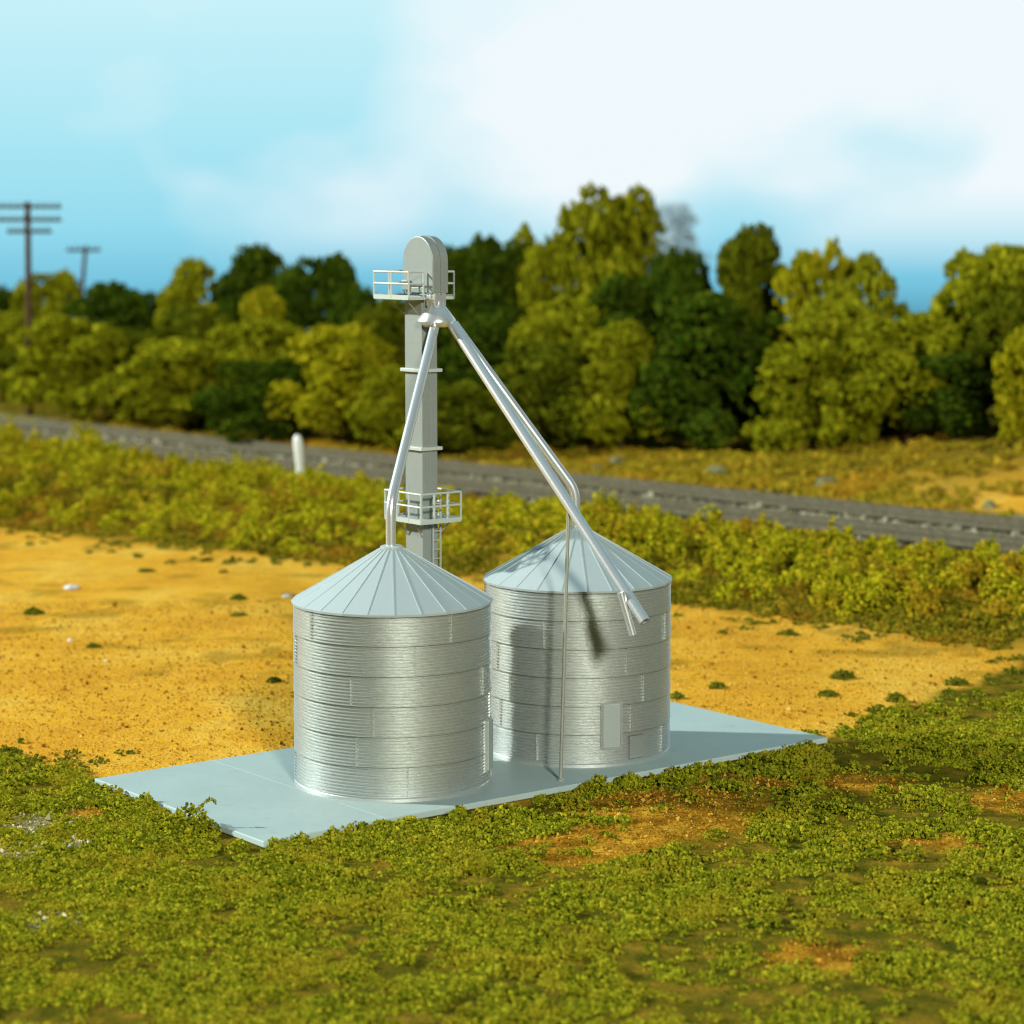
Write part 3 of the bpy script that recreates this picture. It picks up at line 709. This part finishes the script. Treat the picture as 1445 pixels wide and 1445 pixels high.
# trees: crown variants of unit height / unit width
def crown(seed, style, n=6500):
    rs = np.random.default_rng(seed); B = []
    nb = 30
    for k in range(nb):
        h = rs.uniform(.16, .92) if k else .8
        if style == 'round': env = .36 * math.sin(PI * min(1, max(.06, (h * .82 + .16)))) ** .55
        elif style == 'cone': env = .40 * (1.04 - h) ** .7 * (1 if h > .25 else .75)
        elif style == 'ragged': env = .40 * math.sin(PI * min(1, h * .72 + .22)) ** .7
        else: env = .40 * math.sin(PI * min(1, max(.1, h * .66 + .30))) ** .6
        a = rs.uniform(0, 2 * PI); rr = env * math.sqrt(rs.uniform(.15, 1))
        r = rs.uniform(.085, .15) * (1.15 if style == 'round' else 1)
        if style == 'ragged': r *= .85
        B.append((rr * math.cos(a), rr * math.sin(a), min(h, 1 - r), r))
    B.append((0, 0, .5, .22)); B.append((0, 0, .32, .2)); B.append((0.02, 0, .72, .17))
    B = np.array(B); w = B[:, 3] ** 2; idx = rs.choice(len(B), n, p=w / w.sum())
    d = rs.normal(size=(n, 3)); d /= np.linalg.norm(d, axis=1)[:, None]; d[:, 2] = np.where(rs.uniform(0, 1, n) < .5, np.abs(d[:, 2]), d[:, 2])
    P = B[idx, :3] + d * (B[idx, 3] * rs.uniform(.72, 1.06, n))[:, None]
    P = P[P[:, 2] > .03]; P[:, :2] *= .5 / np.percentile(np.hypot(P[:, 0], P[:, 1]), 96)
    s_ = .0150 * np.exp(rs.normal(0, .35, len(P))); ex = rs.uniform(0, 1, len(P)) < .3; s_[ex] *= 1.5
    return crumbs(P, s_)
def trunk_mesh(seed):
    rs = np.random.default_rng(seed); mb = MB()
    mb.tube([(0, 0, -.03), (.01, .005, .2), (-.01, .01, .45), (.01, 0, .75)], .028, 9, True, .008)
    for k in range(6):
        h = rs.uniform(.2, .6); a = rs.uniform(0, 2 * PI); l = rs.uniform(.15, .3)
        mb.tube([(0, 0, h), (l * .5 * math.cos(a), l * .5 * math.sin(a), h + .07), (l * math.cos(a), l * math.sin(a), h + .18)], .011, 6, True, .003)
    return mb
CR = {}; styles = {'round': (3, 4, 5), 'cone': (6, 7), 'ragged': (8, 9, 10), 'broad': (11, 12, 13)}
CRV = {k: [crown(s, k) for s in v] for k, v in styles.items()}
TRK = [trunk_mesh(s) for s in (1, 2, 3)]
TRM = {}
tree_n = 0
def tree(px, top, wpx, q, col, style, label):
    global tree_n
    q = q + (8 if px > 815 else 5 if px > 700 else -3.2 if q <= 16 else -1)
    x, y, z = far_point(px, q)
    ztop = at_depth(px, top, y)[2]; h = ztop - z + .3; wd = wpx / F * y * 1.36
    t = empty('tree', (x, y, z - .1), rng.uniform(0, 6.28)); tag(t, label, 'tree', 'trees beyond the railway')
    vi = tree_n % len(CRV[style]); key = (style, vi, col)
    if key not in CR:
        V, Fc = CRV[style][vi]; CR[key] = np_mesh('crown', V, Fc, M[col])
    o = obj('crown', CR[key], t); o.scale = (wd, wd, h)
    ti = tree_n % 3
    if ti not in TRM:
        o = TRK[ti].build('trunk', M['bark'], t, smooth=True); TRM[ti] = o.data
    else: o = obj('trunk', TRM[ti], t)
    o.scale = (wd * .9, wd * .9, h)
    tree_n += 1
G1, G2, G3 = 15, 22, 30
TREES = [
 # px, top, width, q, colour, style, label
 (-8, 405, 80, G3, 'dark', 'round', 'dark green tree cut by the left border, behind the first utility pole'),
 (12, 440, 95, G2, 'olive', 'broad', 'olive tree at the left border, left of the first utility pole'),
 (76, 388, 80, G3, 'olive', 'round', 'olive round tree whose top shows between the two utility poles'),
 (60, 480, 90, G2, 'midgreen', 'broad', 'mid green tree low behind the first utility pole'),
 (106, 446, 118, 16, 'olive', 'ragged', 'light olive ragged tree directly below the second utility pole'),
 (178, 404, 120, G3, 'dark', 'broad', 'broad dark green tree just right of the second utility pole'),
 (203, 465, 110, G2, 'midgreen', 'round', 'mid green tree below the broad dark green one on the left'),
 (276, 369, 82, G3, 'olive', 'round', 'tall olive tree left of the round dark green treetop'),
 (286, 436, 110, 26, 'midgreen', 'broad', 'mid green tree below the tall olive one on the left'),
 (240, 474, 140, 15, 'olive', 'broad', 'broad light olive tree in the front row, with a dark hollow in its crown'),
 (364, 350, 112, 33, 'dark', 'round', 'round dark green tree with the highest top on the left half'),
 (377, 407, 66, 25, 'yellow', 'cone', 'small pointed yellow-olive tree below the round dark green treetop'),
 (368, 452, 120, 20, 'olive', 'round', 'olive tree beneath the small pointed yellow-olive tree'),
 (368, 512, 118, 14, 'dark', 'round', 'dark green low tree in the front row, left of the white marker post'),
 (452, 366, 100, 31, 'dark', 'round', 'dark green tree between the round dark treetop and the elevator'),
 (512, 393, 80, 30, 'dark', 'broad', 'dark green tree just left of the elevator head platform'),
 (482, 458, 132, 16, 'yellow', 'broad', 'broad yellow-olive tree behind the white marker post'),
 (548, 424, 80, 24, 'midgreen', 'round', 'mid green tree under the left end of the head platform'),
 (560, 520, 90, 15, 'olive', 'ragged', 'olive low tree half hidden by the left chute'),
 (640, 352, 90, 31, 'dark', 'round', 'dark green tree behind the elevator head'),
 (692, 340, 100, 33, 'dark', 'broad', 'dark green tree between the elevator head and the tallest trees'),
 (672, 440, 120, 24, 'dark', 'round', 'dark tree under the point where the chutes part'),
 (650, 540, 110, 16, 'midgreen', 'broad', 'mid green low tree between the tower and the long chute'),
 (757, 322, 100, 29, 'olive', 'ragged', 'olive ragged tree just left of the tallest tree'),
 (868, 266, 128, 30, 'olive', 'round', 'tallest olive tree, its top reaching highest above all others'),
 (790, 425, 130, 22, 'olive', 'ragged', 'olive tree under the left side of the tallest tree'),
 (768, 486, 118, 15, 'midgreen', 'round', 'mid green front tree right of the long chute'),
 (876, 456, 112, 14.5, 'olive', 'cone', 'light olive tapering front tree below the tallest tree'),
 (948, 350, 90, 29, 'dark', 'broad', 'dark green tree leaning against the right side of the tallest tree'),
 (902, 395, 120, 23, 'dark', 'round', 'dark green tree between the tallest tree and its tapering neighbour below'),
 (1012, 405, 190, 19, 'dark', 'broad', 'widest dark green tree in the middle of the right half'),
 (1056, 320, 112, 30, 'midgreen', 'cone', 'dark pointed tree standing alone against the sky right of the tallest tree'),
 (1150, 343, 90, 29, 'yellow', 'ragged', 'thin-topped yellow-olive tree with ragged twigs against the sky'),
 (1214, 362, 100, 27, 'olive', 'ragged', 'olive tree right of the thin-topped yellow one'),
 (1172, 420, 130, 23, 'olive', 'broad', 'olive tree behind the light olive front tree on the right'),
 (1142, 488, 120, 15, 'olive', 'broad', 'light olive front tree hanging lowest over the right bank'),
 (1278, 436, 140, 18, 'olive', 'broad', 'olive wide front tree second from the right border'),
 (1224, 540, 90, 21, 'dark', 'round', 'dark low tree added for the shadow between two olive front trees'),  # added dark tree standing in for the shadow between crowns
 (1350, 500, 120, 19, 'dark', 'round', 'dark low tree in the shade beside the right border'),
 (1384, 336, 156, 27, 'olive', 'broad', 'large olive tree against the sky at the upper right'),
 (1412, 410, 110, 22, 'midgreen', 'broad', 'mid green tree under the large olive one at the upper right'),
 (1452, 452, 84, 14.5, 'yellow', 'ragged', 'bright yellow-olive tree cut by the right border'),
 (320, 540, 80, 18, 'dark', 'round', 'dark low tree added for the shadow between the light olive and dark front trees'),  # this and the dark low trees below: added to fill shadowy gaps
 (150, 520, 90, 21, 'dark', 'round', 'dark low tree added for the shadow between two light olive trees on the left'),
 (430, 540, 80, 20, 'dark', 'broad', 'dark low tree added for the shadowy gap left of the marker post'),
 (700, 560, 90, 22, 'dark', 'broad', 'dark low tree added as shadow fill under the middle of the long chute'),
 (1085, 500, 80, 23, 'dark', 'round', 'dark low tree added as shadow fill right of the widest dark green one'),
]
for a in TREES: tree(*a)
# far, hazy things behind the trees
hx, hy = at_depth(940, 318, 420)[0], 420.
t = empty('distant_tree', (hx, hy, 0)); tag(t, 'hazy blue-grey pointed tree far off behind the tallest tree', 'tree')
V, Fc = crown(77, 'cone', 2600); o = obj('crown', np_mesh('crown', V, Fc, M['hazegreen']), t); ht = at_depth(945, 286, 420)[2]; o.scale = (15, 15, ht)
o = trunk_mesh(5).build('trunk', M['bark'], t); o.scale = (6, 6, ht)
# ---------------------------------------------------------------- utility poles and marker post
def utility_pole(px, py_top, px_b, Yd, arms, label, r):
    top = at_depth(px, py_top, Yd); bot = at_depth(px_b, 600, Yd); bot[2] = float(gz(bot[0], bot[1])) - .2
    t = empty('utility_pole', bot); tag(t, label, 'utility pole', 'wooden utility poles by the railway')
    mb = MB(); mb.tube([(0, 0, 0), top - bot], r, 12, True, r * .72); mb.build('pole', M['creosote'], t, smooth=True)
    for (py, x0, x1) in arms:
        a = at_depth(x0, py, Yd) - bot; b_ = at_depth(x1, py, Yd) - bot
        b_[1] += .9; a[1] -= .9; a[1] -= r; b_[1] -= r
        mb = MB(); d_ = (b_ - a); l = np.linalg.norm(d_); d_ /= l; sdv = np.cross(d_, EZ)
        mb.box((a + b_) / 2, d_ * l / 2, sdv * .09, EZ * .13)
        nI = max(4, int(l / .55))
        for k in range(nI):
            p = a + (b_ - a) * (k + .5) / nI + EZ * .13
            mb.lathe([(.05, 0), (.05, .12), (.10, .14), (.08, .26), (.0, .30)], 8, (0, 0)); mb.V[-1] += p
        mb.build('crossarm', M['creosote'], t)
utility_pole(39, 285, 42, 206, [(292, -6, 85), (310.5, -6, 85), (327, 14, 71)], 'taller utility pole with three crossarms, at the left border', .33)
utility_pole(121, 347, 105, 238, [(353, 97, 140)], 'shorter leaning utility pole with one crossarm, behind the trees', .26)
b_ = at_depth(425, 692, 150); tp = at_depth(419.5, 613, 150); b_[2] = float(gz(b_[0], b_[1])) - .1
t = empty('marker_post', b_); tag(t, 'short white round-topped marker post standing beside the nearer track', 'marker post')
d_ = tp - b_; mb = MB()
for (w0, w1, z0, z1) in ((.20, .23, 0, .62), (.26, .29, .60, .92)):
    pass
prof_ = [(.24, 0), (.25, .45), (.28, .58), (.30, .75), (.30, .88), (.24, .95), (.12, .99), (0, 1.0)]
mb.lathe([(r_, z_ * d_[2]) for r_, z_ in prof_], 16); 
Vp = mb.V[0]; Vp[:, :2] += np.outer(Vp[:, 2] / d_[2], d_[:2]); Vp[:, 1] *= 1
mb.build('post', M['white'], t, smooth=True)

# ---------------------------------------------------------------- world, lamps
w = bpy.data.worlds.new('World'); S.world = w; w.use_nodes = True; nt = w.node_tree; bg = nt.nodes['Background']
tc = N(nt, 'ShaderNodeTexCoord'); sp = N(nt, 'ShaderNodeSeparateXYZ'); nt.links.new(tc.outputs['Generated'], sp.inputs[0])
hor = ramp(nt, sp.outputs['Z'], [(0.0, (.06, .06, .03)), (.478, (.06, .06, .03)), (.480, (.08, .30, .42)), (.488, (.18, .55, .74)), (.5, (.30, .71, .86)), (.52, (.42, .80, .91)), (.55, (.60, .89, .96)), (.60, (.34, .62, .72)), (.70, (.10, .25, .32)), (1.0, (.09, .26, .35))])
mr = N(nt, 'ShaderNodeMapRange'); mr.inputs['From Min'].default_value = -1; mr.inputs['From Max'].default_value = 1; nt.links.new(sp.outputs['Z'], mr.inputs['Value'])
for l in list(nt.links):
    if l.to_node.bl_idname == 'ShaderNodeValToRGB': nt.links.remove(l)
rn = [n for n in nt.nodes if n.bl_idname == 'ShaderNodeValToRGB'][0]; nt.links.new(mr.outputs['Result'], rn.inputs['Fac'])
mp = N(nt, 'ShaderNodeMapping'); mp.inputs['Scale'].default_value = (8, 8, 13); mp.inputs['Location'].default_value = (1.1, .2, .35); nt.links.new(tc.outputs['Generated'], mp.inputs['Vector'])
cn = noise(nt, 1.0, 3, mp.outputs['Vector'], .45)
cl_ = ramp(nt, cn.outputs['Fac'], [(.34, (0, 0, 0)), (.58, (1, 1, 1))])
zz = N(nt, 'ShaderNodeMapRange'); zz.inputs['From Min'].default_value = -.020; zz.inputs['From Max'].default_value = .016; nt.links.new(sp.outputs['Z'], zz.inputs['Value'])
zt = N(nt, 'ShaderNodeMapRange'); zt.inputs['From Min'].default_value = .28; zt.inputs['From Max'].default_value = .12; nt.links.new(sp.outputs['Z'], zt.inputs['Value'])
bw = N(nt, 'ShaderNodeRGBToBW'); nt.links.new(cl_, bw.inputs[0])
sx_ = N(nt, 'ShaderNodeMath', operation='MULTIPLY_ADD'); nt.links.new(sp.outputs['X'], sx_.inputs[0]); sx_.inputs[1].default_value = 1.15; sx_.inputs[2].default_value = .0; nt.links.new(cn.outputs['Fac'], sx_.inputs[2])
nt.links.new(sx_.outputs[0], cl_.node.inputs['Fac'])
mm = N(nt, 'ShaderNodeMath', operation='MULTIPLY'); nt.links.new(bw.outputs[0], mm.inputs[0]); nt.links.new(zz.outputs['Result'], mm.inputs[1])
m2 = N(nt, 'ShaderNodeMath', operation='MULTIPLY'); nt.links.new(mm.outputs[0], m2.inputs[0]); nt.links.new(zt.outputs['Result'], m2.inputs[1])
skyc = mixc(nt, m2.outputs[0], hor, (.87, .95, .985))
# the sky is brightest beyond the trees and dimmer behind the viewer
yb = N(nt, 'ShaderNodeMapRange'); yb.inputs['From Min'].default_value = .25; yb.inputs['From Max'].default_value = .85; yb.inputs['To Min'].default_value = .10; yb.inputs['To Max'].default_value = 1.0
ab = N(nt, 'ShaderNodeMath', operation='ABSOLUTE'); nt.links.new(sp.outputs['Z'], ab.inputs[0])
ad = N(nt, 'ShaderNodeMath', operation='ADD'); nt.links.new(sp.outputs['Y'], ad.inputs[0]); nt.links.new(ab.outputs[0], ad.inputs[1])
nt.links.new(ad.outputs[0], yb.inputs['Value'])
vm = N(nt, 'ShaderNodeVectorMath', operation='SCALE'); nt.links.new(skyc, vm.inputs[0]); nt.links.new(yb.outputs['Result'], vm.inputs['Scale'])
nt.links.new(vm.outputs[0], bg.inputs['Color']); bg.inputs['Strength'].default_value = 1.0

def lamp(name, d, E, diam, col, dist=450):
    """distant round lamp; d = unit vector from the scene to the lamp, E = irradiance it gives"""
    d = Vector(d).normalized(); ld = bpy.data.lights.new(name, 'AREA'); ld.shape = 'DISK'; ld.size = diam; ld.energy = E * PI * dist * dist; ld.color = col
    o = bpy.data.objects.new(name, ld); o.location = Vector((0, 95, 3)) + d * dist; o.rotation_euler = (-d).to_track_quat('-Z', 'Y').to_euler(); link(o)
lamp('front_lamp', (.205, -.915, .350), 2.7, 42, (1.0, .98, .87))
lamp('side_lamp', (-.885, .085, .457), 4.8, 16, (.95, 1.0, .98))

S.render.engine = 'CYCLES'; S.cycles.samples = 64; S.cycles.use_denoising = True; S.cycles.denoising_prefilter = 'ACCURATE'; S.cycles.caustics_reflective = False; S.cycles.caustics_refractive = False; S.cycles.filter_width = 1.15; S.cycles.max_bounces = 6
S.view_settings.view_transform = 'Standard'; S.view_settings.look = 'None'; S.view_settings.exposure = 0; S.view_settings.gamma = 1
